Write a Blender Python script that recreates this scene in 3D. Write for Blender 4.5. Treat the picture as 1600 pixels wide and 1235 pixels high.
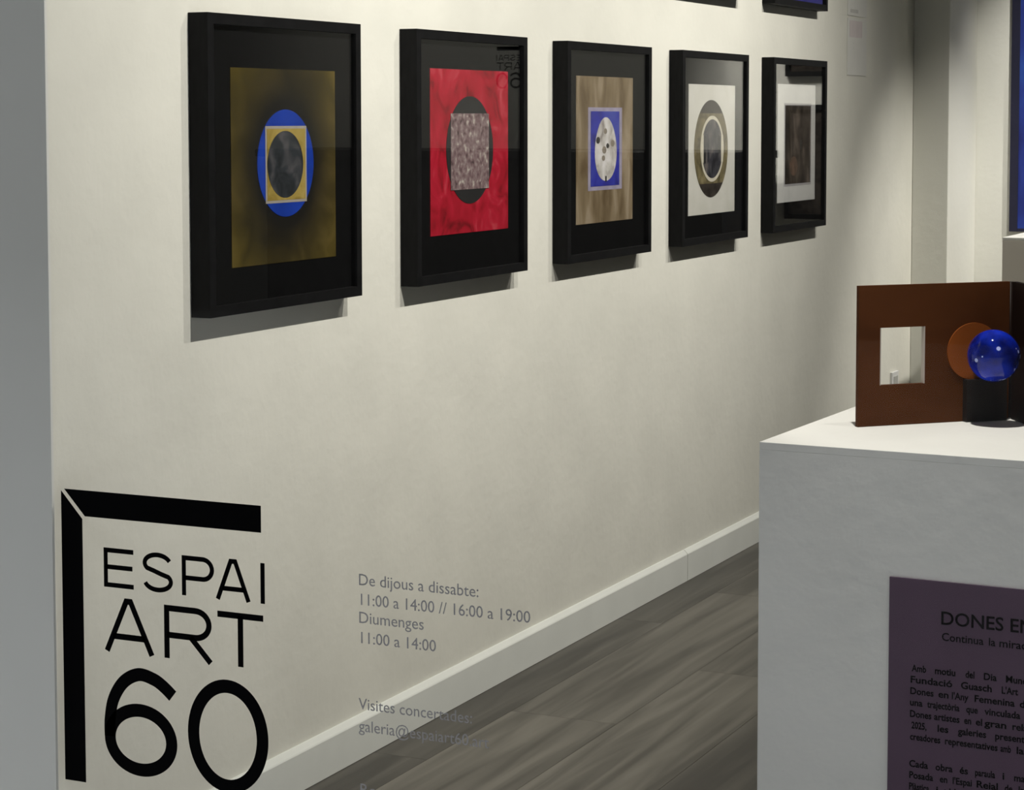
import bpy, bmesh, math, random
from mathutils import Vector, Matrix

random.seed(7)
for o in list(bpy.data.objects):
    bpy.data.objects.remove(o, do_unlink=True)
S = bpy.context.scene
COL = S.collection

# ------------------------------------------------------------------ camera
CAM_Z = 1.275
cam_d = bpy.data.cameras.new('camera')
cam = bpy.data.objects.new('camera', cam_d)
COL.objects.link(cam)
S.camera = cam
cam_d.sensor_fit = 'HORIZONTAL'
cam_d.sensor_width = 36.0
cam_d.lens = 3375.0 / 1600.0 * 36.0
cam_d.shift_x = (800.0 - 850.0) / 1600.0
cam_d.shift_y = (414.0 - 617.5) / 1600.0
cam_d.clip_start = 0.05
cam.location = (0.0, -2.1048, CAM_Z)
YAW, PITCH = math.radians(24.617), math.radians(3.8986)
fwd = Vector((math.cos(YAW) * math.cos(PITCH), math.sin(YAW) * math.cos(PITCH), -math.sin(PITCH)))
cam.rotation_euler = fwd.to_track_quat('-Z', 'Y').to_euler()

# ------------------------------------------------------------------ world, exposure
world = bpy.data.worlds.new('world')
S.world = world
world.use_nodes = True
bg = world.node_tree.nodes['Background']
bg.inputs['Color'].default_value = (0.93, 0.97, 1.0, 1)
bg.inputs['Strength'].default_value = 1.5
S.view_settings.view_transform = 'Standard'
S.view_settings.look = 'None'
S.view_settings.exposure = 0.0
S.view_settings.gamma = 1.0
S.view_settings.use_curve_mapping = False
WARM = (1.0, 0.968, 0.885)          # gallery spot colour
WALL_SPOT_W = 119.0                 # each of the wall-washing spots
PLINTH_SPOT_W = 120.0
FAR_SPOT_W = 235.0
ROOM_SPOT_W = 46.0


# ------------------------------------------------------------------ materials
def nodes_of(m):
    m.use_nodes = True
    nt = m.node_tree
    return nt, nt.nodes['Principled BSDF']


def mat(name, col, rough=0.6, metal=0.0, var=0.0, scale=8.0, bump=0.0, bscale=60.0, stretch=(1, 1, 1),
        col2=None, spec=0.5, detail=4.0, ramp=(0.35, 0.65), coat=0.0):
    m = bpy.data.materials.new(name)
    nt, p = nodes_of(m)
    p.inputs['Roughness'].default_value = rough
    p.inputs['Metallic'].default_value = metal
    p.inputs['Specular IOR Level'].default_value = spec
    p.inputs['Coat Weight'].default_value = coat
    p.inputs['Base Color'].default_value = (*col, 1)
    if var > 0 or bump > 0 or col2:
        tc = nt.nodes.new('ShaderNodeTexCoord')
        mp = nt.nodes.new('ShaderNodeMapping')
        mp.inputs['Scale'].default_value = stretch
        nt.links.new(tc.outputs['Object'], mp.inputs['Vector'])
    if var > 0 or col2:
        nz = nt.nodes.new('ShaderNodeTexNoise')
        nz.inputs['Scale'].default_value = scale
        nz.inputs['Detail'].default_value = detail
        nt.links.new(mp.outputs['Vector'], nz.inputs['Vector'])
        rp = nt.nodes.new('ShaderNodeValToRGB')
        rp.color_ramp.elements[0].position = ramp[0]
        rp.color_ramp.elements[1].position = ramp[1]
        a = col if col2 else tuple(c * (1 - var) for c in col)
        b = col2 if col2 else tuple(min(1, c * (1 + var)) for c in col)
        rp.color_ramp.elements[0].color = (*a, 1)
        rp.color_ramp.elements[1].color = (*b, 1)
        nt.links.new(nz.outputs['Fac'], rp.inputs['Fac'])
        nt.links.new(rp.outputs['Color'], p.inputs['Base Color'])
    if bump > 0:
        nb = nt.nodes.new('ShaderNodeTexNoise')
        nb.inputs['Scale'].default_value = bscale
        nb.inputs['Detail'].default_value = 5
        nt.links.new(mp.outputs['Vector'], nb.inputs['Vector'])
        bp = nt.nodes.new('ShaderNodeBump')
        bp.inputs['Strength'].default_value = bump
        bp.inputs['Distance'].default_value = 0.01
        nt.links.new(nb.outputs['Fac'], bp.inputs['Height'])
        nt.links.new(bp.outputs['Normal'], p.inputs['Normal'])
    return m


def glass_mat(name, strength, rough=0.0):
    """thin pane: clear, with a Fresnel reflection"""
    m = bpy.data.materials.new(name)
    m.use_nodes = True
    nt = m.node_tree
    nt.nodes.clear()
    out = nt.nodes.new('ShaderNodeOutputMaterial')
    mix = nt.nodes.new('ShaderNodeMixShader')
    tr = nt.nodes.new('ShaderNodeBsdfTransparent')
    gl = nt.nodes.new('ShaderNodeBsdfGlossy')
    gl.inputs['Roughness'].default_value = rough
    # Schlick reflectance of an air-glass face, the same from both sides
    lw = nt.nodes.new('ShaderNodeLayerWeight')
    lw.inputs['Blend'].default_value = 0.5
    pw = nt.nodes.new('ShaderNodeMath')
    pw.operation = 'POWER'
    pw.inputs[1].default_value = 5.0
    nt.links.new(lw.outputs['Facing'], pw.inputs[0])
    mu = nt.nodes.new('ShaderNodeMath')
    mu.operation = 'MULTIPLY_ADD'
    mu.inputs[1].default_value = 0.96 * strength
    mu.inputs[2].default_value = 0.04 * strength
    nt.links.new(pw.outputs[0], mu.inputs[0])
    nt.links.new(mu.outputs[0], mix.inputs['Fac'])
    nt.links.new(tr.outputs[0], mix.inputs[1])
    nt.links.new(gl.outputs[0], mix.inputs[2])
    nt.links.new(mix.outputs[0], out.inputs['Surface'])
    return m


M = {}
M['plaster'] = mat('wall_plaster', (0.735, 0.725, 0.655), 0.85, var=0.035, scale=5, bump=0.12, bscale=38, detail=8)
M['plaster_far'] = mat('far_plaster', (0.72, 0.715, 0.66), 0.85, var=0.02, scale=3, bump=0.1, bscale=38)
M['facade'] = mat('facade_paint', (0.72, 0.72, 0.69), 0.8, var=0.02, scale=2)
M['ceiling'] = mat('ceiling_paint', (0.5, 0.5, 0.48), 0.9, var=0.02)
M['dark_room'] = mat('opposite_wall_paint', (0.08, 0.08, 0.078), 0.85, var=0.03)
M['skirting'] = mat('skirting_paint', (0.76, 0.775, 0.735), 0.5, var=0.02, scale=10)
M['subfloor'] = mat('subfloor', (0.03, 0.028, 0.025), 0.9, var=0.1)
M['pavement'] = mat('pavement', (0.6, 0.6, 0.59), 0.9, var=0.08, scale=4, bump=0.1)
M['stone'] = mat('street_stone', (0.05, 0.05, 0.05), 0.9, var=0.2, scale=2)
M['shade_slab'] = mat('shade_slab_paint', (0.12, 0.12, 0.12), 0.9, var=0.05)
M['frame'] = mat('black_frame', (0.006, 0.006, 0.0065), 0.6, spec=0.12, var=0.25, scale=30, stretch=(1, 4, 1))
M['mat_black'] = mat('black_mount', (0.005, 0.005, 0.0052), 0.95, var=0.15, scale=60, spec=0.05)
M['pic_glass'] = glass_mat('picture_glass', 1.0)
M['win_glass'] = glass_mat('window_glass', 0.12)
M['vinyl'] = mat('black_vinyl', (0.0015, 0.0015, 0.002), 0.8, var=0.1, spec=0.04)
M['vinyl_grey'] = mat('grey_vinyl', (0.36, 0.35, 0.36), 0.8, var=0.05, spec=0.2)
M['white'] = mat('plinth_paint', (0.78, 0.775, 0.745), 0.7, var=0.025, scale=6, bump=0.12, bscale=30)
M['white_shaded'] = mat('pedestal_shaded_paint', (0.62, 0.58, 0.52), 0.7, var=0.03, scale=6)
M['purple'] = mat('purple_board', (0.105, 0.065, 0.102), 0.7, spec=0.2, var=0.06, scale=10)
M['ink'] = mat('black_ink', (0.004, 0.003, 0.004), 0.8, spec=0.1, var=0.1)
M['paper'] = mat('white_paper', (0.72, 0.715, 0.68), 0.8, var=0.02, scale=20)
M['pinkish'] = mat('faint_pink_print', (0.66, 0.60, 0.60), 0.8, var=0.04, scale=30)
M['lamp_white'] = mat('lamp_metal', (0.7, 0.7, 0.7), 0.4, var=0.02)
M['counter'] = mat('dark_counter', (0.02, 0.02, 0.02), 0.5, var=0.1)


# ------------------------------------------------------------------ mesh helpers
def link(name, me, m, parent=None, loc=None):
    o = bpy.data.objects.new(name, me)
    COL.objects.link(o)
    if m is not None:
        me.materials.append(m)
    if parent is not None:
        o.parent = parent
    if loc is not None:
        o.location = loc
    return o


def from_bm(name, bm, m, parent=None, loc=None, smooth=False):
    bmesh.ops.recalc_face_normals(bm, faces=bm.faces)
    me = bpy.data.meshes.new(name)
    bm.to_mesh(me)
    bm.free()
    if smooth:
        for p in me.polygons:
            p.use_smooth = True
    return link(name, me, m, parent, loc)


def bm_box(bm, x, y, z, bev=0.0, seg=2):
    r = bmesh.ops.create_cube(bm, size=1.0)
    for v in r['verts']:
        v.co = Vector(((x[0] + x[1]) / 2 + v.co.x * (x[1] - x[0]),
                       (y[0] + y[1]) / 2 + v.co.y * (y[1] - y[0]),
                       (z[0] + z[1]) / 2 + v.co.z * (z[1] - z[0])))
    if bev:
        es = list({e for v in r['verts'] for e in v.link_edges})
        bmesh.ops.bevel(bm, geom=es, offset=bev, segments=seg, affect='EDGES', profile=0.5)


def box(name, x, y, z, m, parent=None, bev=0.0, loc=None, seg=2):
    bm = bmesh.new()
    bm_box(bm, x, y, z, bev, seg)
    return from_bm(name, bm, m, parent, loc)


def struct(o):
    o['kind'] = 'structure'
    return o


def tag(o, label, cat, group=None):
    o['label'] = label
    o['category'] = cat
    if group:
        o['group'] = group
    return o


def thing(name, label, cat, loc=(0, 0, 0), rotz=0.0, group=None):
    o = bpy.data.objects.new(name, None)
    o.empty_display_size = 0.1
    COL.objects.link(o)
    o.location = loc
    o.rotation_euler = (0, 0, rotz)
    return tag(o, label, cat, group)


def slab(name, outline, t0, t1, place, m, parent=None, smooth=False, holes=()):
    """extrude a 2-D outline (list of (a, b)) from t0 to t1; place(a, b, t) -> xyz"""
    bm = bmesh.new()
    loops = [outline] + list(holes)
    edges = []
    for lp in loops:
        vs = [bm.verts.new((a, b, 0)) for a, b in lp]
        edges += [bm.edges.new((vs[i], vs[(i + 1) % len(vs)])) for i in range(len(vs))]
    bmesh.ops.triangle_fill(bm, edges=edges, use_beauty=True)
    fs = list(bm.faces)
    r = bmesh.ops.extrude_face_region(bm, geom=fs)
    for v in [g for g in r['geom'] if isinstance(g, bmesh.types.BMVert)]:
        v.co.z = 1.0
    for v in bm.verts:
        v.co = Vector(place(v.co.x, v.co.y, t0 if v.co.z < 0.5 else t1))
    return from_bm(name, bm, m, parent, smooth=smooth)


def ellipse(cx, cy, rx, ry, n=64):
    return [(cx + rx * math.cos(2 * math.pi * k / n), cy + ry * math.sin(2 * math.pi * k / n)) for k in range(n)]


def rect(x0, x1, z0, z1):
    return [(x0, z0), (x1, z0), (x1, z1), (x0, z1)]


# ================================================================== THE SETTING
XG = 2.742          # shop-window plane
XE = 7.882          # where the pilaster starts on the picture wall
XF = 8.314          # far wall
CEIL = 2.78
YR = -3.7           # opposite wall

struct(box('wall_left', (XG - 0.004, XF + 0.15), (0.0, 0.15), (-0.02, CEIL), M['plaster']))
struct(box('wall_pilaster', (XE, XF - 0.0005), (-0.136, -0.0005), (0, CEIL - 0.001), M['plaster_far'], bev=0.003))
struct(box('wall_far', (XF, XF + 0.15), (YR, -0.001), (-0.02, CEIL), M['plaster_far']))
struct(box('wall_right', (XG, XF + 0.15), (YR - 0.15, YR), (-0.02, CEIL), M['dark_room']))
struct(box('ceiling', (XG, XF + 0.15), (YR - 0.15, 0.15), (CEIL, CEIL + 0.15), M['ceiling']))
# street side
struct(box('wall_street', (XG - 0.010, XG - 0.0045), (-0.003, 2.6), (-0.2, 3.4), M['facade']))
struct(box('shade_slab', (1.0, XG - 0.011), (-4.6, 2.6), (2.02, 2.78), M['shade_slab']))  # added unseen slab, shades the upper part of the facade strip
struct(box('pavement', (-8, XG - 0.011), (-30, 30), (-0.3, -0.16), M['pavement']))
struct(box('wall_opposite_street', (-9.0, -8.0), (-30, 30), (-0.3, 7.0), M['stone']))
struct(box('trim_sill', (XG - 0.09, XG + 0.02), (YR, -0.002), (-0.16, -0.0025), M['facade']))

# floor with single planks
floor = struct(box('floor', (XG + 0.02, XF), (YR, 0.0), (-0.06, -0.011), M['subfloor']))


def plank_material(i, tone):
    m = bpy.data.materials.new('oak_laminate')
    nt, p = nodes_of(m)
    p.inputs['Roughness'].default_value = 0.42
    p.inputs['Specular IOR Level'].default_value = 0.35
    tc = nt.nodes.new('ShaderNodeTexCoord')
    mp = nt.nodes.new('ShaderNodeMapping')
    mp.inputs['Scale'].default_value = (0.55, 9.0, 1.0)
    mp.inputs['Location'].default_value = (i * 3.7, i * 1.3, 0)
    nt.links.new(tc.outputs['Object'], mp.inputs['Vector'])
    n1 = nt.nodes.new('ShaderNodeTexNoise')
    n1.inputs['Scale'].default_value = 2.2
    n1.inputs['Detail'].default_value = 6
    n1.inputs['Distortion'].default_value = 0.7
    nt.links.new(mp.outputs['Vector'], n1.inputs['Vector'])
    rp = nt.nodes.new('ShaderNodeValToRGB')
    e = rp.color_ramp.elements
    e[0].position, e[1].position = 0.36, 0.66
    e[0].color = (0.062 * tone, 0.056 * tone, 0.046 * tone, 1)
    e[1].color = (0.158 * tone, 0.146 * tone, 0.124 * tone, 1)
    nt.links.new(n1.outputs['Fac'], rp.inputs['Fac'])
    nt.links.new(rp.outputs['Color'], p.inputs['Base Color'])
    return m


PM = [plank_material(i, t) for i, t in enumerate((0.74, 0.88, 1.0, 1.12, 1.26))]
PW, PL = 0.245, 1.28
plank_meshes = {}


def plank_mesh(L, W, mi):
    key = (round(L, 3), round(W, 3), mi)
    if key not in plank_meshes:
        bm = bmesh.new()
        bm_box(bm, (0.0002, L - 0.0002), (0.0002, W - 0.0002), (-0.010, 0.0), 0.0005, 1)
        bmesh.ops.recalc_face_normals(bm, faces=bm.faces)
        me = bpy.data.meshes.new('plank')
        bm.to_mesh(me)
        bm.free()
        me.materials.append(PM[mi])
        plank_meshes[key] = me
    return plank_meshes[key]


# row edges in y: first row is a cut one, joints as seen beside the wall
row_edges = [-0.002, -0.135]
while row_edges[-1] - PW > YR:
    row_edges.append(row_edges[-1] - PW)
row_edges.append(YR + 0.002)
starts = [5.02, 4.13, 4.62, 3.55, 4.30]
tone_fix = {(0, 4.0): 1}
for r in range(len(row_edges) - 1):
    y1, y0 = row_edges[r], row_edges[r + 1]
    j = starts[r] if r < len(starts) else 3.0 + random.random() * PL
    while j - PL > XG + 0.02:
        j -= PL
    xs = [XG + 0.02]
    while j < XF - 0.02:
        if j > xs[-1] + 0.05:
            xs.append(j)
        j += PL
    xs.append(XF)
    for k in range(len(xs) - 1):
        mi = random.randrange(5)
        if r == 0:
            mi = random.choice((0, 1))
        if r == 1:
            mi = (0, 3, 2, 1, 2, 3)[k % 6] if xs[0] < 4 else mi
        L = xs[k + 1] - xs[k]
        o = bpy.data.objects.new('plank', plank_mesh(L, y1 - y0, mi))
        COL.objects.link(o)
        o.parent = floor
        o.location = (xs[k], y0, 0.0)

# skirting along the picture wall: two boards that meet at a butt joint
base = bpy.data.objects.new('baseboard_left', None)
COL.objects.link(base)
struct(base)


def skirting_profile(x0, x1):
    prof = [(-0.0005, 0.001), (-0.0150, 0.001), (-0.0150, 0.0745), (-0.0135, 0.0770), (-0.0050, 0.0855), (-0.0005, 0.0860)]
    return slab('skirting_board', prof, x0, x1, lambda a, b, t: (t, a, b), M['skirting'], base)


skirting_profile(XG + 0.012, 5.510)
skirting_profile(5.5125, XE - 0.014)

# far skirting
struct(box('baseboard_far', (XF - 0.013, XF - 0.0005), (YR + 0.01, -0.14), (0.001, 0.085), M['skirting'], bev=0.002))
struct(box('baseboard_pilaster', (XE - 0.0135, XE - 0.0005), (-0.1355, -0.0005), (0.001, 0.085), M['skirting'], bev=0.002))

# shop window pane
struct(box('window_1', (XG, XG + 0.006), (YR, -0.001), (0.0, CEIL - 0.002), M['win_glass']))

# ================================================================== LETTERING
LX = XG - 0.0004      # lettering sits on the street face of the pane


def on_glass(a, b, t):       # a = distance to the right of the picture wall, b = height
    return (LX - t, -a, b)


def stroke(pts, w, closed=False):
    """outline(s) of a constant width stroke along pts"""
    n = len(pts)
    left, right = [], []
    for i in range(n):
        p = Vector(pts[i])
        if closed:
            d0 = (p - Vector(pts[i - 1])).normalized()
            d1 = (Vector(pts[(i + 1) % n]) - p).normalized()
        else:
            d0 = (p - Vector(pts[max(i - 1, 0)])) if i > 0 else (Vector(pts[1]) - p)
            d1 = (Vector(pts[min(i + 1, n - 1)]) - p) if i < n - 1 else (p - Vector(pts[n - 2]))
            d0.normalize()
            d1.normalize()
        t = (d0 + d1).normalized()
        nrm = Vector((-t.y, t.x))
        k = w / 2 / max(0.35, nrm.dot(Vector((-d0.y, d0.x))))
        left.append(tuple(p + nrm * k))
        right.append(tuple(p - nrm * k))
    return left, right


def catmull(pts, k=8):
    out = []
    n = len(pts)
    for i in range(n - 1):
        p0, p1, p2, p3 = (Vector(pts[max(i - 1, 0)]), Vector(pts[i]), Vector(pts[i + 1]), Vector(pts[min(i + 2, n - 1)]))
        for j in range(k):
            t = j / k
            out.append(tuple(0.5 * ((2 * p1) + (p2 - p0) * t + (2 * p0 - 5 * p1 + 4 * p2 - p3) * t * t
                                    + (3 * p1 - p0 - 3 * p2 + p3) * t ** 3)))
    out.append(tuple(pts[-1]))
    return out


def glyph(name, strokes, w, place, m, parent, t=0.0003):
    """one letter = one mesh made of stroke bands"""
    bm = bmesh.new()
    for s in strokes:
        pts, closed = (s['p'], True) if isinstance(s, dict) else (s, False)
        lf, rt = stroke(pts, w, closed)
        n = len(pts)
        A = [bm.verts.new(place(a, b, t)) for a, b in lf]
        B = [bm.verts.new(place(a, b, t)) for a, b in rt]
        A2 = [bm.verts.new(place(a, b, 0)) for a, b in lf]
        B2 = [bm.verts.new(place(a, b, 0)) for a, b in rt]
        for i in range(n if closed else n - 1):
            j = (i + 1) % n
            bm.faces.new((A[i], A[j], B[j], B[i]))
            bm.faces.new((A2[i], B2[i], B2[j], A2[j]))
            bm.faces.new((A[i], A2[i], A2[j], A[j]))
            bm.faces.new((B[i], B[j], B2[j], B2[i]))
        if not closed:
            bm.faces.new((A[0], B[0], B2[0], A2[0]))
            bm.faces.new((A[-1], A2[-1], B2[-1], B[-1]))
    return from_bm(name, bm, m, parent)


def arc(cx, cy, rx, ry, a0, a1, n=14):
    return [(cx + rx * math.cos(math.radians(a0 + (a1 - a0) * k / n)),
             cy + ry * math.sin(math.radians(a0 + (a1 - a0) * k / n))) for k in range(n + 1)]


def build_logo(parent, place, m):
    # corner bars with a mitred gap
    slab('bar', [(0.0195, 0.6935), (0.381, 0.6935), (0.381, 0.6525), (0.0585, 0.6525)], 0.0, 0.0003, place, m, parent)
    slab('bar', [(0.0135, 0.6905), (0.0535, 0.6480), (0.0535, 0.2275), (0.0135, 0.2275)], 0.0, 0.0003, place, m, parent)
    w = 0.0074
    h0, h1 = 0.5445, 0.6065
    b, t = h0 + w / 2, h1 - w / 2
    mid = (b + t) / 2
    # E
    glyph('letter', [[(0.149, t), (0.097, t), (0.097, b), (0.149, b)], [(0.097, mid + .001), (0.147, mid + .001)]], w, place, m, parent)
    # S
    cx, rx = 0.1935, 0.0235
    q = (t - b) / 4
    s_pts = arc(cx, t - q, rx, q, 20, 90, 8) + arc(cx, t - q, rx, q, 100, 215, 12) + \
        [(cx - .006, mid + .002), (cx + .006, mid - .002)] + arc(cx, b + q, rx + .001, q, 35, -80, 12) + arc(cx, b + q, rx, q, -90, -165, 8)
    glyph('letter', [s_pts], w, place, m, parent)
    # P
    pm = 0.572
    glyph('letter', [[(0.242, h0), (0.242, t), (0.276, t)] + arc(0.276, (t + pm) / 2, 0.017, (t - pm) / 2, 80, -80, 12) + [(0.276, pm), (0.242, pm)]], w, place, m, parent)
    # A
    glyph('letter', [[(0.303, h0), (0.3265, h1 - .002), (0.3345, h1 - .002), (0.358, h0)], [(0.3115, 0.562), (0.350, 0.562)]], w, place, m, parent)
    # I
    glyph('letter', [[(0.3830, h0), (0.3830, h1)]], w, place, m, parent)
    # ART
    w = 0.0095
    h0, h1 = 0.4435, 0.5265
    b, t = h0 + w / 2, h1 - w / 2
    glyph('letter', [[(0.0975, h0), (0.1345, h1 - .002), (0.1425, h1 - .002), (0.1815, h0)], [(0.109, 0.468), (0.169, 0.468)]], w, place, m, parent)
    pm = 0.480
    glyph('letter', [[(0.2095, h0), (0.2095, t), (0.262, t)] + arc(0.262, (t + pm) / 2, 0.0245, (t - pm) / 2, 80, -80, 14) + [(0.262, pm), (0.2095, pm)],
                     [(0.253, pm), (0.289, h0)]], w, place, m, parent)
    glyph('letter', [[(0.302, t), (0.3835, t)], [(0.3430, t), (0.3430, h0)]], w, place, m, parent)
    # 60
    w = 0.0205
    loop = {'p': ellipse(0.1585, 0.3080, 0.0575, 0.0470, 56)}
    up = catmull([(0.1008, 0.308), (0.1012, 0.335), (0.1085, 0.368), (0.128, 0.397), (0.156, 0.4115), (0.184, 0.407), (0.203, 0.397), (0.2190, 0.3845)])
    glyph('digit', [loop, up], w, place, m, parent)
    glyph('digit', [{'p': ellipse(0.3185, 0.3335, 0.0620, 0.0775, 64)}], w, place, m, parent)


logo = thing('window_logo', 'black vinyl logo reading ESPAI ART 60 under a corner bar on window glass', 'logo', (0, 0, 0))
build_logo(logo, on_glass, M['vinyl'])


def text_mesh(name, txt, size, m, parent, mtx, width=None, offset=0.0, extrude=0.0002):
    cu = bpy.data.curves.new(name, 'FONT')
    cu.body = txt
    cu.size = size
    cu.extrude = extrude
    cu.offset = offset
    cu.resolution_u = 3
    tmp = bpy.data.objects.new(name + '_tmp', cu)
    COL.objects.link(tmp)
    bpy.context.view_layer.update()
    dg = bpy.context.evaluated_depsgraph_get()
    me = bpy.data.meshes.new_from_object(tmp.evaluated_get(dg))
    bpy.data.objects.remove(tmp)
    bpy.data.curves.remove(cu)
    me.name = name
    sx = 1.0
    if width and len(me.vertices):
        xs = [v.co.x for v in me.vertices]
        sx = width / max(1e-6, max(xs) - min(xs))
    for v in me.vertices:
        v.co = mtx @ Vector((v.co.x * sx, v.co.y, v.co.z))
    me.materials.clear()
    return link(name, me, m, parent)


def glass_mtx(s, z):        # text plane: x -> -Y, y -> Z, normal -> -X
    return Matrix(((0, 0, -1, LX - 0.0003), (-1, 0, 0, -s), (0, 1, 0, z), (0, 0, 0, 1)))


hours = thing('opening_hours_lettering', 'thin grey opening hours lettering on window glass, starting De dijous a dissabte', 'lettering')
for txt, z, w in (('De dijous a dissabte:', 0.5885, 0.196), ('11:00 a 14:00 // 16:00 a 19:00', 0.5590, 0.275),
                  ('Diumenges', 0.5320, 0.107), ('11:00 a 14:00', 0.5020, 0.124)):
    text_mesh('text_line', txt, 0.0245, M['vinyl_grey'], hours, glass_mtx(0.5475, z), w)
visits = thing('visits_lettering', 'thin grey lettering on window glass over the skirting, Visites concertades', 'lettering')
for txt, z, w in (('Visites concertades:', 0.4025, 0.187), ('galeria@espaiart60.art', 0.3695, 0.214)):
    text_mesh('text_line', txt, 0.0245, M['vinyl_grey'], visits, glass_mtx(0.5475, z), w)
reserve = thing('reserve_lettering', 'thin grey lettering on window glass cut by the bottom picture edge', 'lettering')
text_mesh('text_line', 'Reserves:', 0.0245, M['vinyl_grey'], reserve, glass_mtx(0.5475, 0.274), 0.10)

# ================================================================== FRAMED PICTURES
FW, FH, FD = 0.53, 0.525, 0.040
RW = 0.019           # width of the frame moulding
FZ = 0.93
LEFT = [3.128, 3.888, 4.641, 5.394, 6.152]
MATY = -0.027        # face of the black mount


def place_pic(x, z, t):       # t = height above mount face, towards the room
    return (x, MATY - t, z)


def make_frame(label, x, z, mount=M['mat_black'], group='black square frames on the picture wall'):
    f = thing('framed_artwork', label, 'picture', (x, 0, z), 0, group)

    def bar(outline):
        # mitred moulding, front edge eased
        bm = bmesh.new()
        bo = [bm.verts.new((a, -0.001, b)) for a, b in outline]
        fr = [bm.verts.new((a, -FD, b)) for a, b in outline]
        bm.faces.new(bo)
        bm.faces.new(fr)
        for i in range(4):
            j = (i + 1) % 4
            bm.faces.new((bo[i], bo[j], fr[j], fr[i]))
        return from_bm('rail', bm, M['frame'], f)
    bar([(0, 0), (FW, 0), (FW - RW, RW), (RW, RW)])
    bar([(0, FH), (RW, FH - RW), (FW - RW, FH - RW), (FW, FH)])
    bar([(0, 0), (RW, RW), (RW, FH - RW), (0, FH)])
    bar([(FW, 0), (FW, FH), (FW - RW, FH - RW), (FW - RW, RW)])
    box('mount', (RW, FW - RW), (MATY, -0.006), (RW, FH - RW), mount, f)
    box('glass', (RW, FW - RW), (-0.0345, -0.0325), (RW, FH - RW), M['pic_glass'], f)
    return f


def piece(name, outline, t0, t1, m, parent, label=None, holes=()):
    o = slab(name, outline, t0, t1, place_pic, m, parent, holes=holes)
    if label:
        o['label'] = label
    return o


def art_mat(name, cols, scale=12.0, stretch=(1, 1, 1), rough=0.75, detail=6.0, distortion=0.6, metal=0.0):
    m = bpy.data.materials.new(name)
    nt, p = nodes_of(m)
    p.inputs['Roughness'].default_value = rough
    p.inputs['Metallic'].default_value = metal
    p.inputs['Specular IOR Level'].default_value = 0.12
    tc = nt.nodes.new('ShaderNodeTexCoord')
    mp = nt.nodes.new('ShaderNodeMapping')
    mp.inputs['Scale'].default_value = stretch
    nt.links.new(tc.outputs['Object'], mp.inputs['Vector'])
    nz = nt.nodes.new('ShaderNodeTexNoise')
    nz.inputs['Scale'].default_value = scale
    nz.inputs['Detail'].default_value = detail
    nz.inputs['Distortion'].default_value = distortion
    nt.links.new(mp.outputs['Vector'], nz.inputs['Vector'])
    rp = nt.nodes.new('ShaderNodeValToRGB')
    el = rp.color_ramp.elements
    n = len(cols)
    el[0].position, el[1].position = 0.28, 0.72
    el[0].color, el[1].color = (*cols[0], 1), (*cols[-1], 1)
    for k in range(1, n - 1):
        e = el.new(0.28 + 0.44 * k / (n - 1))
        e.color = (*cols[k], 1)
    nt.links.new(nz.outputs['Fac'], rp.inputs['Fac'])
    nt.links.new(rp.outputs['Color'], p.inputs['Base Color'])
    return m, nt, p, rp, tc


# --- 1: dark ochre sheet with blue disc, gold square, dark oval
m1, nt, p, rp, tc = art_mat('ochre_sheet', [(0.035, 0.026, 0.005), (0.085, 0.062, 0.011), (0.16, 0.115, 0.03)], 11)
# a painted dark burnt halo around the disc
sub = nt.nodes.new('ShaderNodeVectorMath'); sub.operation = 'SUBTRACT'; sub.inputs[1].default_value = (0.270, MATY, 0.262)
nt.links.new(tc.outputs['Object'], sub.inputs[0])
scl = nt.nodes.new('ShaderNodeVectorMath'); scl.operation = 'MULTIPLY'; scl.inputs[1].default_value = (1.12, 0, 1.0)
nt.links.new(sub.outputs[0], scl.inputs[0])
ln = nt.nodes.new('ShaderNodeVectorMath'); ln.operation = 'LENGTH'
nt.links.new(scl.outputs[0], ln.inputs[0])
mr = nt.nodes.new('ShaderNodeMapRange'); mr.inputs[1].default_value = 0.115; mr.inputs[2].default_value = 0.255
nt.links.new(ln.outputs['Value'], mr.inputs[0])
mx = nt.nodes.new('ShaderNodeMix'); mx.data_type = 'RGBA'
mx.inputs[6].default_value = (0.011, 0.010, 0.008, 1)
nt.links.new(rp.outputs['Color'], mx.inputs[7])
nt.links.new(mr.outputs[0], mx.inputs[0])
nt.links.new(mx.outputs[2], p.inputs['Base Color'])
m1_blue = art_mat('ultramarine', [(0.004, 0.022, 0.20), (0.012, 0.055, 0.42)], 10)[0]
m1_gold = art_mat('gold_sheet', [(0.21, 0.14, 0.02), (0.34, 0.25, 0.06), (0.42, 0.32, 0.10)], 30)[0]
m1_dark = art_mat('dark_collage', [(0.010, 0.010, 0.010), (0.03, 0.035, 0.04), (0.085, 0.08, 0.085)], 26)[0]
m1_edge = mat('pale_card_edge', (0.33, 0.30, 0.26), 0.8, var=0.05, scale=40)

f1 = make_frame('framed ochre sheet with blue disc behind a gold square, nearest the window', LEFT[0], FZ)
s = piece('sheet', rect(0.088, 0.450, 0.081, 0.433), 0, 0.0012, m1, f1, 'dark ochre sheet with burnt centre')
piece('disc', ellipse(0.270, 0.262, 0.098, 0.098), 0.0012, 0.0020, m1_blue, s, 'blue disc')
piece('square_border', rect(0.199, 0.342, 0.190, 0.330), 0.0020, 0.0024, m1_edge, s)
piece('square', rect(0.204, 0.337, 0.195, 0.325), 0.0024, 0.0028, m1_gold, s, 'gold square')
piece('oval', ellipse(0.2665, 0.260, 0.062, 0.061), 0.0028, 0.0032, m1_dark, s, 'dark round collage')

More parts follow.
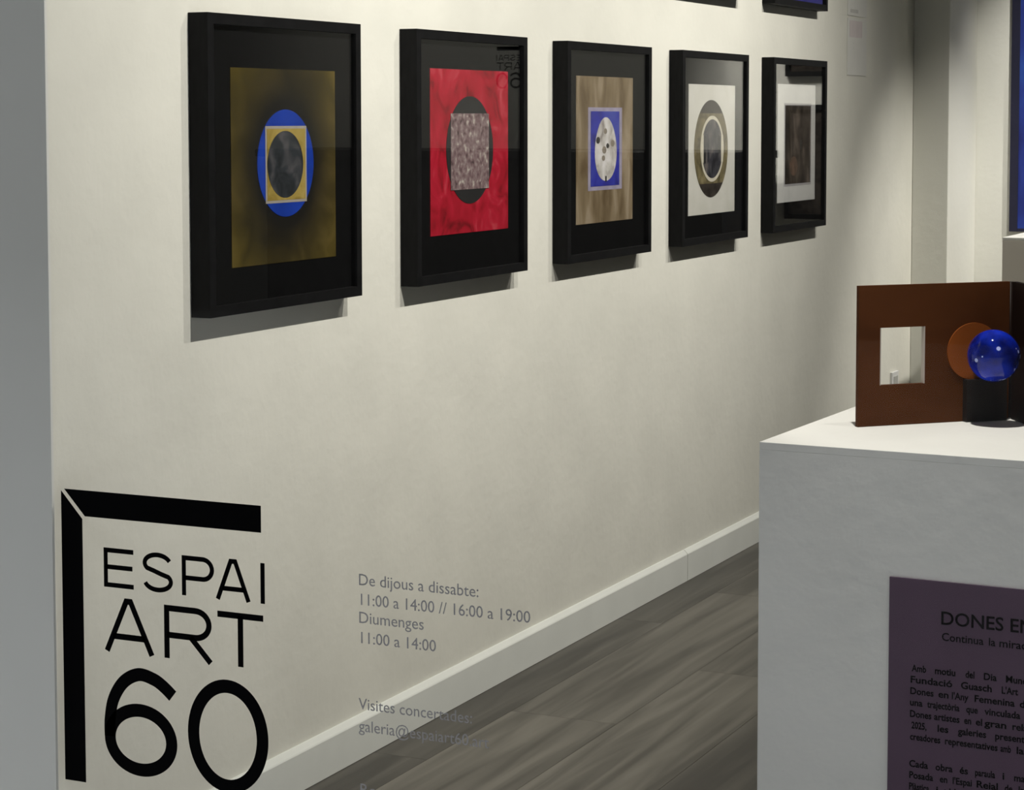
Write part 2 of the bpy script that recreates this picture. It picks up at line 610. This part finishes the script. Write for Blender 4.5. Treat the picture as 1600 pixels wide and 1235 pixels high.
# --- 2: red sheet, black disc, grey-pink collage square
m2 = art_mat('red_sheet', [(0.13, 0.005, 0.008), (0.33, 0.008, 0.020), (0.42, 0.012, 0.032), (0.5, 0.06, 0.08)], 12, distortion=1.6)[0]
m2_black = mat('black_disc', (0.008, 0.008, 0.008), 0.8, var=0.2)
m2_col = art_mat('grey_pink_collage', [(0.05, 0.035, 0.035), (0.17, 0.11, 0.115), (0.25, 0.19, 0.19), (0.50, 0.46, 0.40)], 70, distortion=0.3, detail=3)[0]
f2 = make_frame('framed red sheet with a black disc and mottled grey square', LEFT[1], FZ)
s = piece('sheet', rect(0.080, 0.452, 0.099, 0.447), 0, 0.0012, m2, f2, 'red painted sheet')
piece('disc', ellipse(0.263, 0.276, 0.112, 0.115), 0.0012, 0.0020, m2_black, s, 'black disc')
piece('square', rect(0.171, 0.352, 0.192, 0.354), 0.0020, 0.0028, m2_col, s, 'mottled grey and pink square')

# --- 3: beige sheet, blue square, white oval figure
m3 = art_mat('beige_sheet', [(0.12, 0.082, 0.042), (0.23, 0.175, 0.105), (0.38, 0.31, 0.22)], 14, stretch=(1.5, 1, 0.45))[0]
m3_blue = art_mat('violet_blue', [(0.025, 0.025, 0.16), (0.035, 0.04, 0.36), (0.07, 0.09, 0.40)], 16)[0]
m3_halo = mat('lilac_border', (0.34, 0.31, 0.42), 0.8, var=0.12, scale=30)
m3_white = art_mat('white_oval', [(0.30, 0.27, 0.25), (0.60, 0.58, 0.55), (0.74, 0.72, 0.72)], 22)[0]
m3_ink = mat('dark_spot', (0.02, 0.018, 0.015), 0.8, var=0.2)
m3_grey = mat('grey_spot', (0.22, 0.19, 0.15), 0.8, var=0.2, scale=40)
f3 = make_frame('framed beige sheet with a white oval on a blue square', LEFT[2], FZ)
s = piece('sheet', rect(0.075, 0.430, 0.089, 0.445), 0, 0.0012, m3, f3, 'beige streaked sheet')
piece('square_border', rect(0.146, 0.358, 0.168, 0.370), 0.0012, 0.0016, m3_halo, s)
q3 = piece('square', rect(0.161, 0.340, 0.178, 0.3605), 0.0016, 0.0022, m3_blue, s, 'blue square')
oval = [(0.2535 + 0.068 * math.cos(a) * (1.0 - 0.12 * math.sin(a)), 0.268 + 0.078 * math.sin(a))
        for a in [2 * math.pi * k / 56 for k in range(56)]]
piece('oval', oval, 0.0022, 0.0026, m3_white, s, 'white oval')
for (x, z, r_, mm) in ((0.204, 0.290, 0.012, m3_ink), (0.264, 0.276, 0.009, m3_ink), (0.243, 0.266, 0.013, m3_grey),
                       (0.25, 0.312, 0.010, m3_grey), (0.295, 0.282, 0.012, m3_grey), (0.238, 0.246, 0.010, m3_grey)):
    piece('spot', ellipse(x, z, r_, r_ * 0.7, 14), 0.0026, 0.0029, mm, s)
piece('spot', rect(0.249, 0.258, 0.188, 0.202), 0.0026, 0.0029, m3_ink, s)

# --- 4: white sheet with ringed dark disc
m4 = art_mat('cream_sheet', [(0.62, 0.61, 0.55), (0.70, 0.69, 0.64)], 14)[0]
m4_disc = art_mat('brown_black_disc', [(0.012, 0.009, 0.007), (0.06, 0.05, 0.042)], 40)[0]
m4_band = art_mat('olive_band', [(0.06, 0.05, 0.025), (0.25, 0.21, 0.11)], 30)[0]
m4_ring = mat('ivory_ring', (0.66, 0.62, 0.50), 0.7, var=0.06, scale=40)
m4_mid = art_mat('slate_collage', [(0.010, 0.010, 0.012), (0.05, 0.05, 0.06), (0.17, 0.15, 0.14)], 26, stretch=(1.6, 1, 0.8))[0]
f4 = make_frame('framed cream sheet with a dark disc and thin ivory ring', LEFT[3], FZ)
s = piece('sheet', rect(0.074, 0.445, 0.079, 0.436), 0, 0.0012, m4, f4, 'cream sheet')
cx, cz = 0.2565, 0.259
piece('disc', ellipse(cx - .006, cz, 0.134, 0.135), 0.0012, 0.0016, m4_disc, s, 'dark disc')
# olive square clipped by the disc
sq = []
for k in range(96):
    a = 2 * math.pi * k / 96
    x, z = 0.134 * math.cos(a), 0.135 * math.sin(a)
    sq.append((cx - .006 + x, cz + max(-0.096, min(0.098, z))))
piece('band', sq, 0.0016, 0.0020, m4_band, s, 'olive band')
piece('ring', ellipse(cx, cz, 0.093, 0.0915), 0.0020, 0.0024, m4_ring, s, 'ivory ring')
piece('core', ellipse(cx, cz, 0.082, 0.0815), 0.0024, 0.0028, m4_mid, s, 'slate grey core')
for sx in (-1, 1):
    piece('side_stripe', rect(cx + sx * 0.0785 - 0.008, cx + sx * 0.0785 + 0.008, cz - 0.038, cz + 0.038), 0.0028, 0.0031, m4_ring, s)
piece('side_stripe', rect(cx - 0.068, cx - 0.052, cz - 0.040, cz + 0.035), 0.0028, 0.0031, m2_black, s)
piece('side_stripe', rect(cx + 0.046, cx + 0.068, cz - 0.012, cz + 0.035), 0.0028, 0.0031, m2_black, s)

# --- 5: white sheet with murky photo square
m5 = art_mat('white_sheet', [(0.60, 0.60, 0.585), (0.67, 0.67, 0.65)], 14)[0]
m5_edge = mat('grey_lilac_edge', (0.40, 0.39, 0.40), 0.8, var=0.05, scale=40)
m5_mid = art_mat('murky_print', [(0.012, 0.010, 0.008), (0.05, 0.040, 0.031), (0.15, 0.12, 0.10)], 11, stretch=(1.6, 1, 0.7))[0]
m5_rust = mat('rust_blot', (0.11, 0.065, 0.04), 0.8, var=0.3, scale=50)
f5 = make_frame('framed white sheet with a murky brown square, farthest of the row', LEFT[4], FZ)
s = piece('sheet', rect(0.070, 0.444, 0.087, 0.447), 0, 0.0012, m5, f5, 'white sheet')
piece('square_border', rect(0.132, 0.402, 0.135, 0.390), 0.0012, 0.0016, m5_edge, s)
piece('square', rect(0.142, 0.394, 0.142, 0.382), 0.0016, 0.0020, m5_mid, s, 'murky brown square')
piece('blot', ellipse(0.225, 0.196, 0.038, 0.030, 20), 0.0020, 0.0022, m5_rust, s)
piece('blot', ellipse(0.297, 0.262, 0.012, 0.016, 14), 0.0020, 0.0022, m3_ink, s)

# --- upper row: only the lower edges reach into the picture
m6 = art_mat('deep_blue_sheet', [(0.018, 0.018, 0.10), (0.030, 0.032, 0.24), (0.045, 0.05, 0.32)], 7)[0]
UZ = 1.614
u5 = make_frame('framed deep blue picture of upper row, only its lower edge showing', LEFT[4], UZ)
piece('sheet', rect(RW + 0.001, FW - RW - 0.001, RW + 0.001, FH - RW - 0.001), 0, 0.0012, m6, u5, 'deep blue sheet')
u4 = make_frame('framed black picture of upper row left of the blue one, just its underside showing', LEFT[3], UZ)
piece('sheet', rect(0.09, 0.44, 0.09, 0.44), 0, 0.0012, m4_disc, u4, 'dark brown sheet')

# ================================================================== LIST ON THE WALL
pl = thing('price_list', 'narrow pale sheet of faint print on the wall beside the last frame', 'notice', (7.03, 0, 1.418))
box('sheet', (0, 0.225), (-0.0022, -0.0004), (0, 0.192), M['paper'], pl)
box('sheet', (0, 0.225), (-0.0022, -0.0004), (0.200, 0.46), M['paper'], pl)
box('print_block', (0.02, 0.17), (-0.0026, -0.0022), (0.128, 0.184), M['pinkish'], pl)
m_line = mat('faint_grey_print', (0.56, 0.555, 0.53), 0.8, var=0.03)
for (a, b, z) in ((0.07, 0.205, 0.105), (0.07, 0.215, 0.088)):
    box('rule', (a, b), (-0.0026, -0.0022), (z, z + 0.006), M['paper'], pl)
box('print_block', (0.03, 0.12), (-0.0026, -0.0022), (0.21, 0.222), m_line, pl)

# ================================================================== PLINTH WITH THE SCULPTURE
A = math.radians(2.2)
PT = 0.791
PWID, PDEP = 1.0, 0.62
corner = Vector((3.05, -1.062, 0))
vdir = Vector((math.cos(A), -math.sin(A), 0))
udir = Vector((-math.sin(A), -math.cos(A), 0))
pc = corner + vdir * (PDEP / 2) + udir * (PWID / 2)
pl1 = thing('display_plinth', 'large white box plinth carrying the brown folding sculpture', 'plinth', tuple(pc), -A)
box('body', (-PDEP / 2, PDEP / 2), (-PWID / 2, PWID / 2), (0.0005, PT - 0.012), M['white'], pl1, bev=0.0003)
box('top', (-PDEP / 2, PDEP / 2), (-PWID / 2, PWID / 2), (PT - 0.012, PT), M['white'], pl1, bev=0.0008)

# text board on the plinth front
tb = thing('text_panel', 'dark purple information panel headed DONES on the plinth front', 'sign',
           tuple(corner + udir * 0.205 + Vector((0, 0, 0.02))), -A)
box('board', (-0.0035, -0.0004), (-0.60, 0.0), (0.0, 0.587), M['purple'], tb)


def board_mtx(u, z):        # local to tb: x -> -Y, y -> Z
    return Matrix(((0, 0, -1, -0.0037), (-1, 0, 0, -(u - 0.205)), (0, 1, 0, z - 0.02), (0, 0, 0, 1)))


text_mesh('title', "DONES EN L'ART", 0.0275, M['ink'], tb, board_mtx(0.2814, 0.5450), 0.215, offset=0.0004)
for (wd, a, b) in (('Continua', 1472, 1537), ('la', 1545, 1555), ('mirada', 1561, 1612)):
    text_mesh('subtitle', wd, 0.0165, M['ink'], tb, board_mtx(0.2395 + (a - 1425) * 0.000942, 0.5215), (b - a) * 0.000942, offset=0.0002)
body = [
    [('Amb', 1426, 1449), ('motiu', 1462, 1494), ('del', 1510, 1524), ('Dia', 1538, 1558), ('Mundial', 1572, 1617)],
    [('Fundació', 1423, 1489), ('Guasch', 1503, 1551), ("L'Art", 1566, 1591), ('obert', 1604, 1640)],
    [('Dones', 1423, 1460), ('en', 1468, 1484), ("l'Any", 1489, 1515), ('Femenina', 1524, 1586), ('de', 1594, 1610)],
    [('una', 1423, 1443), ('trajectòria', 1451, 1502), ('que', 1512, 1530), ('vinculada', 1541, 1596), ('a', 1606, 1614)],
    [('Dones', 1423, 1457), ('artistes', 1462, 1502), ('en', 1509, 1520), ('el', 1527, 1537), ('gran', 1541, 1575), ('relat', 1583, 1612)],
    [('2025,', 1426, 1450), ('les', 1467, 1484), ('galeries', 1500, 1544), ('presenten', 1557, 1616)],
    [('creadores', 1424, 1472), ('representatives', 1479, 1561), ('amb', 1566, 1582), ('la', 1590, 1601)],
    None,
    [('Cada', 1423, 1453), ('obra', 1465, 1492), ('és', 1503, 1516), ('paraula', 1527, 1558), ('i', 1569, 1572), ('matèria', 1587, 1630)],
    [('Posada', 1423, 1461), ('en', 1472, 1484), ("l'Espai", 1492, 1522), ('Reial', 1529, 1562), ('de', 1573, 1585), ('la', 1594, 1603)],
    [('Plàstica', 1423, 1455), ('i', 1466, 1469), ('vida', 1480, 1505), ('de', 1516, 1530), ('cada', 1541, 1566)],
]
z = 0.4713
for ln_ in body:
    if ln_ is None:
        z -= 0.0063
    else:
        for (wd, a, b) in ln_:
            # word start and width in metres along the board
            text_mesh('word', wd, 0.0142, M['ink'], tb, board_mtx(0.2395 + (a - 1425) * 0.000942, z), (b - a) * 0.000942, offset=0.00035)
    z -= 0.0169

# folding sculpture: two hinged brown leaves
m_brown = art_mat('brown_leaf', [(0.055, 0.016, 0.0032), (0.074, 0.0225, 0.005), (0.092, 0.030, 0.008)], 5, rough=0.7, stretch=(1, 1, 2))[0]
m_dkbrown = art_mat('shaded_leaf', [(0.006, 0.003, 0.002), (0.014, 0.006, 0.004)], 5, rough=0.5)[0]  # leaf turned from the light, its shade put into the darker brown
m_orange = art_mat('rust_orange', [(0.20, 0.052, 0.008), (0.27, 0.072, 0.012)], 8, rough=0.7)[0]
m_blk = mat('black_lacquer', (0.008, 0.005, 0.004), 0.5, var=0.2)
m_hole = mat('pale_cut_edge', (0.45, 0.40, 0.36), 0.6, var=0.05)
P0 = Vector((3.257, -1.153, PT))
d = Vector((0.705, -0.7092, 0)).normalized()
nrm = Vector((d.y, -d.x, 0))                  # towards the window (-x, -y)
LW, LH, LT = 0.272, 0.222, 0.008
sc = thing('folding_sculpture', 'brown folding panel sculpture with square hole and blue glass ball', 'sculpture', tuple(P0))


def leaf(u, w, t):
    v = d * u + nrm * t
    return (v.x, v.y, w)


pan = slab('leaf', rect(0, LW, 0.0006, LH), -LT, 0.0, leaf, m_brown, sc,
           holes=[rect(0.0380, 0.1180, 0.0645, 0.1550)])
# pale lining of the square cut-out
for r_ in (rect(0.0380, 0.0395, 0.0645, 0.1550), rect(0.1165, 0.1180, 0.0645, 0.1550)):
    slab('hole_lining', r_, -LT, 0.0004, leaf, m_hole, pan)
disc = slab('disc', ellipse(0.206, 0.1125, 0.048, 0.0455), 0.0, 0.0025, leaf, m_orange, sc)
disc['label'] = 'rust orange disc'
blk = slab('black_rect', rect(0.188, 0.262, 0.0006, 0.068), 0.0, 0.012, leaf, m_blk, sc)  # thin black rectangle low on the leaf
blk['label'] = 'thin black rectangle'
# short stem from disc to ball
bm = bmesh.new()
bmesh.ops.create_cone(bm, cap_ends=True, segments=20, radius1=0.008, radius2=0.008, depth=0.022)
q = nrm.to_track_quat('Z', 'Y').to_matrix().to_4x4()
c0 = d * 0.206 + nrm * 0.0135 + Vector((0, 0, 0.1115))
bm.transform(Matrix.Translation(c0) @ q)
from_bm('stem', bm, m_blk, sc, smooth=True)
# the ball
m_ball = bpy.data.materials.new('blue_glass')
nt, p = nodes_of(m_ball)
p.inputs['Roughness'].default_value = 0.06
p.inputs['Specular IOR Level'].default_value = 0.3
p.inputs['Coat Weight'].default_value = 0.1
p.inputs['Coat Roughness'].default_value = 0.03
tc = nt.nodes.new('ShaderNodeTexCoord')
vz = nt.nodes.new('ShaderNodeTexVoronoi'); vz.inputs['Scale'].default_value = 60
nz = nt.nodes.new('ShaderNodeTexNoise'); nz.inputs['Scale'].default_value = 22; nz.inputs['Detail'].default_value = 4
nt.links.new(tc.outputs['Object'], nz.inputs['Vector'])
nt.links.new(tc.outputs['Object'], vz.inputs['Vector'])
rp = nt.nodes.new('ShaderNodeValToRGB')
e = rp.color_ramp.elements
e[0].position, e[1].position = 0.35, 0.62
e[0].color, e[1].color = (0.002, 0.005, 0.09, 1), (0.006, 0.026, 0.46, 1)
nt.links.new(nz.outputs['Fac'], rp.inputs['Fac'])
# pale flecks in the colour stand in for specular sparkles
vf = nt.nodes.new('ShaderNodeTexVoronoi'); vf.inputs['Scale'].default_value = 75
nt.links.new(tc.outputs['Object'], vf.inputs['Vector'])
nf = nt.nodes.new('ShaderNodeTexNoise'); nf.inputs['Scale'].default_value = 30
nt.links.new(tc.outputs['Object'], nf.inputs['Vector'])
a1 = nt.nodes.new('ShaderNodeMath'); a1.operation = 'LESS_THAN'; a1.inputs[1].default_value = 0.27
nt.links.new(vf.outputs['Distance'], a1.inputs[0])
a2 = nt.nodes.new('ShaderNodeMath'); a2.operation = 'GREATER_THAN'; a2.inputs[1].default_value = 0.55
nt.links.new(nf.outputs['Fac'], a2.inputs[0])
a3 = nt.nodes.new('ShaderNodeMath'); a3.operation = 'MULTIPLY'
nt.links.new(a1.outputs[0], a3.inputs[0]); nt.links.new(a2.outputs[0], a3.inputs[1])
fm = nt.nodes.new('ShaderNodeMix'); fm.data_type = 'RGBA'
fm.inputs[7].default_value = (0.42, 0.48, 0.85, 1)
nt.links.new(a3.outputs[0], fm.inputs[0]); nt.links.new(rp.outputs['Color'], fm.inputs[6])
nt.links.new(fm.outputs[2], p.inputs['Base Color'])
bp = nt.nodes.new('ShaderNodeBump'); bp.inputs['Strength'].default_value = 0.2; bp.inputs['Distance'].default_value = 0.002
nt.links.new(vz.outputs['Distance'], bp.inputs['Height'])
nt.links.new(bp.outputs['Normal'], p.inputs['Normal'])
bm = bmesh.new()
bmesh.ops.create_icosphere(bm, subdivisions=5, radius=0.0412)
bm.transform(Matrix.Translation(d * 0.206 + nrm * 0.0605 + Vector((0, 0, 0.1112))))
ball = from_bm('ball', bm, m_ball, sc, smooth=True)
ball['label'] = 'glossy blue glass ball'
# second leaf, coming forward from the hinge
hinge = d * LW
d2 = Vector((-0.84, -0.543, 0)).normalized()
n2 = Vector((-d2.y, d2.x, 0))


def leaf2(u, w, t):
    v = hinge + d * 0.004 + d2 * u + n2 * t
    return (v.x, v.y, w)


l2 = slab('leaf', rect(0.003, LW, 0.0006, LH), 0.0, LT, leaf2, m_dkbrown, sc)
l2['label'] = 'leaf coloured dark for shade'
bm = bmesh.new()
bmesh.ops.create_cone(bm, cap_ends=True, segments=16, radius1=0.004, radius2=0.004, depth=LH - 0.002)
bm.transform(Matrix.Translation(hinge + d * 0.004 - nrm * 0.004 + Vector((0, 0, LH / 2 + 0.0005))))
from_bm('hinge', bm, m_dkbrown, sc, smooth=True)

# ================================================================== FAR END OF THE ROOM
fp = thing('far_pedestal', 'box pedestal by the far wall, under the blue painting, front shade put into beige paint', 'pedestal', (7.83, -0.52, 0))
box('body', (-0.17, 0.17), (-0.13, 0.13), (0.0005, 0.840), M['white_shaded'], fp, bev=0.002)  # beige body: shade of the unlit front is put into the colour
box('top', (-0.17, 0.17), (-0.13, 0.13), (0.840, 0.850), M['white'], fp, bev=0.0015)
bpnt = thing('blue_painting', 'tall deep blue painting in a dark frame on the far wall', 'painting', (XF, -0.272, 0.838))
m_bp = art_mat('painted_blue', [(0.018, 0.022, 0.13), (0.025, 0.045, 0.26), (0.030, 0.10, 0.42)], 5, stretch=(1, 2, 0.7))[0]
m_bf = mat('navy_frame', (0.008, 0.008, 0.03), 0.5, var=0.1)
PH_, PW_ = 0.95, 0.21
box('rail', (-0.018, -0.001), (-0.032, 0), (0, PH_), m_bf, bpnt, bev=0.001)
box('rail', (-0.018, -0.001), (-PW_, -PW_ + 0.032), (0, PH_), m_bf, bpnt, bev=0.001)
box('rail', (-0.018, -0.001), (-PW_ + 0.032, -0.032), (0, 0.012), m_bf, bpnt)
box('rail', (-0.018, -0.001), (-PW_ + 0.032, -0.032), (PH_ - 0.032, PH_), m_bf, bpnt)
box('canvas', (-0.014, -0.001), (-PW_ + 0.032, -0.032), (0.012, PH_ - 0.032), m_bp, bpnt)

so = thing('power_socket', 'small grey power socket on the wall seen through the square hole', 'socket', (7.65, -0.0005, 0.31))
m_sock = mat('socket_plastic', (0.42, 0.42, 0.40), 0.5, var=0.02)
box('plate', (-0.042, 0.042), (-0.009, 0), (-0.042, 0.042), M['lamp_white'], so, bev=0.002)
box('insert', (-0.026, 0.026), (-0.011, -0.009), (-0.026, 0.026), m_sock, so, bev=0.001)

# out-of-view things that only show as reflections in the picture glass
ct = thing('reception_counter', 'dark waist-high counter at the far wall, seen as reflection in picture glass', 'counter', (7.93, -1.75, 0))
box('body', (-0.25, 0.30), (-1.0, 1.01), (0.0005, 1.115), M['counter'], ct, bev=0.003)
box('worktop', (-0.29, 0.32), (-1.03, 1.04), (1.115, 1.145), M['counter'], ct, bev=0.003)
for (z0, z1, lab) in ((0.87, 1.327, 'added dark picture on the far wall, lower of two, for its reflection'),
                      (1.440, 1.90, 'added dark picture on the far wall, upper of two, for its reflection')):
    dp = thing('added_dark_picture', lab, 'picture', (XF, -0.595, z0), 0, 'dark pictures added on the far wall')  # added unseen panels, shape the dark areas mirrored in the last frame
    hh = z1 - z0
    box('rail', (-0.025, -0.001), (-0.105, 0.105), (0, 0.02), M['frame'], dp)
    box('rail', (-0.025, -0.001), (-0.105, 0.105), (hh - 0.02, hh), M['frame'], dp)
    box('rail', (-0.025, -0.001), (-0.105, -0.087), (0.02, hh - 0.02), M['frame'], dp)
    box('rail', (-0.025, -0.001), (0.087, 0.105), (0.02, hh - 0.02), M['frame'], dp)
    box('sheet', (-0.015, -0.001), (-0.087, 0.087), (0.02, hh - 0.02), m4_disc, dp)
wl = thing('wall_logo', 'small black logo on the far wall, seen mirrored in the red picture glass', 'logo', (XF, -1.84, 1.31))


def on_far(a, b, t):
    return (-0.0006 - t * 2, -a * 0.40, (b - 0.2275) * 0.40 + 0.08)


build_logo(wl, on_far, M['vinyl'])


# ================================================================== LAMPS
def spot_lamp(loc, target, watts, size_deg, blend, radius, label, group):
    t = thing('track_spotlight', label, 'spotlight', loc, 0, group)
    dirv = (Vector(target) - Vector(loc)).normalized()
    q = dirv.to_track_quat('-Z', 'Y').to_matrix().to_4x4()
    bm = bmesh.new()
    n = 24
    prof = [(0.012, 0.115), (0.034, 0.112), (0.040, 0.10), (0.040, 0.012), (0.037, 0.012), (0.036, 0.06), (0.0, 0.06)]
    rings = []
    for r_, zz in prof:
        rings.append([bm.verts.new((r_ * math.cos(2 * math.pi * k / n), r_ * math.sin(2 * math.pi * k / n), zz)) for k in range(n)] if r_ > 0 else [bm.verts.new((0, 0, zz))])
    for a, b in zip(rings, rings[1:]):
        for k in range(n):
            if len(b) == 1:
                bm.faces.new((a[k], a[(k + 1) % n], b[0]))
            else:
                bm.faces.new((a[k], a[(k + 1) % n], b[(k + 1) % n], b[k]))
    bm.faces.new(rings[0])
    bm.transform(q)
    from_bm('housing', bm, M['lamp_white'], t, smooth=False)
    top = q @ Vector((0, 0, 0.1))
    box('bracket', (top.x - 0.008, top.x + 0.008), (top.y - 0.008, top.y + 0.008), (top.z - 0.03, CEIL - loc[2] - 0.03), M['lamp_white'], t)
    box('track_adapter', (top.x - 0.05, top.x + 0.05), (top.y - 0.016, top.y + 0.016), (CEIL - loc[2] - 0.03, CEIL - loc[2] - 0.0005), M['lamp_white'], t)
    ld = bpy.data.lights.new('spot_light', 'SPOT')
    ld.energy = watts
    ld.color = WARM
    ld.spot_size = math.radians(size_deg)
    ld.spot_blend = blend
    ld.shadow_soft_size = radius
    lo = bpy.data.objects.new('spot_light', ld)
    COL.objects.link(lo)
    lo.parent = t
    lo.rotation_euler = q.to_euler()
    return t


for i, (x, k) in enumerate(((3.2, 1.05), (3.98, 0.72), (4.75, 0.70), (5.5, 0.74), (6.15, 0.70))):
    spot_lamp((x, -1.55, 2.55), (x + 0.12, 0.0, 1.18), WALL_SPOT_W * k, 78, 1.0, 0.018,
              'white track spotlight aimed at the wall of frames, number %s from the window' % ('one', 'two', 'three', 'four', 'five')[i], 'wall washing spotlights')
spot_lamp((2.93, -1.30, 2.55), (3.28, -1.38, 0.80), PLINTH_SPOT_W, 34, 0.7, 0.02, 'white track spotlight aimed at the plinth', None)
spot_lamp((7.55, -1.6, 2.55), (7.94, 0.0, -0.20), FAR_SPOT_W, 54, 1.0, 0.03, 'white track spotlight aimed at the far wall painting', None)
spot_lamp((6.4, -2.6, 2.55), (8.3, -2.0, 1.5), ROOM_SPOT_W, 70, 0.9, 0.03, 'white track spotlight aimed over the counter', None)
spot_lamp((7.35, -0.95, 2.55), (XF, -0.58, 1.38), 105.0, 46, 0.9, 0.03, 'added track spotlight brightening the far wall for its reflection in the last frame', None)  # added lamp, brightens the wall patch mirrored in the last frame
spot_lamp((7.55, -1.25, 2.55), (XF, -0.72, 1.36), 60.0, 20, 0.6, 0.03, 'added narrow track spotlight boosting the bright band reflected in the last frame', None)  # added lamp, lifts the white band in the last frame's reflection
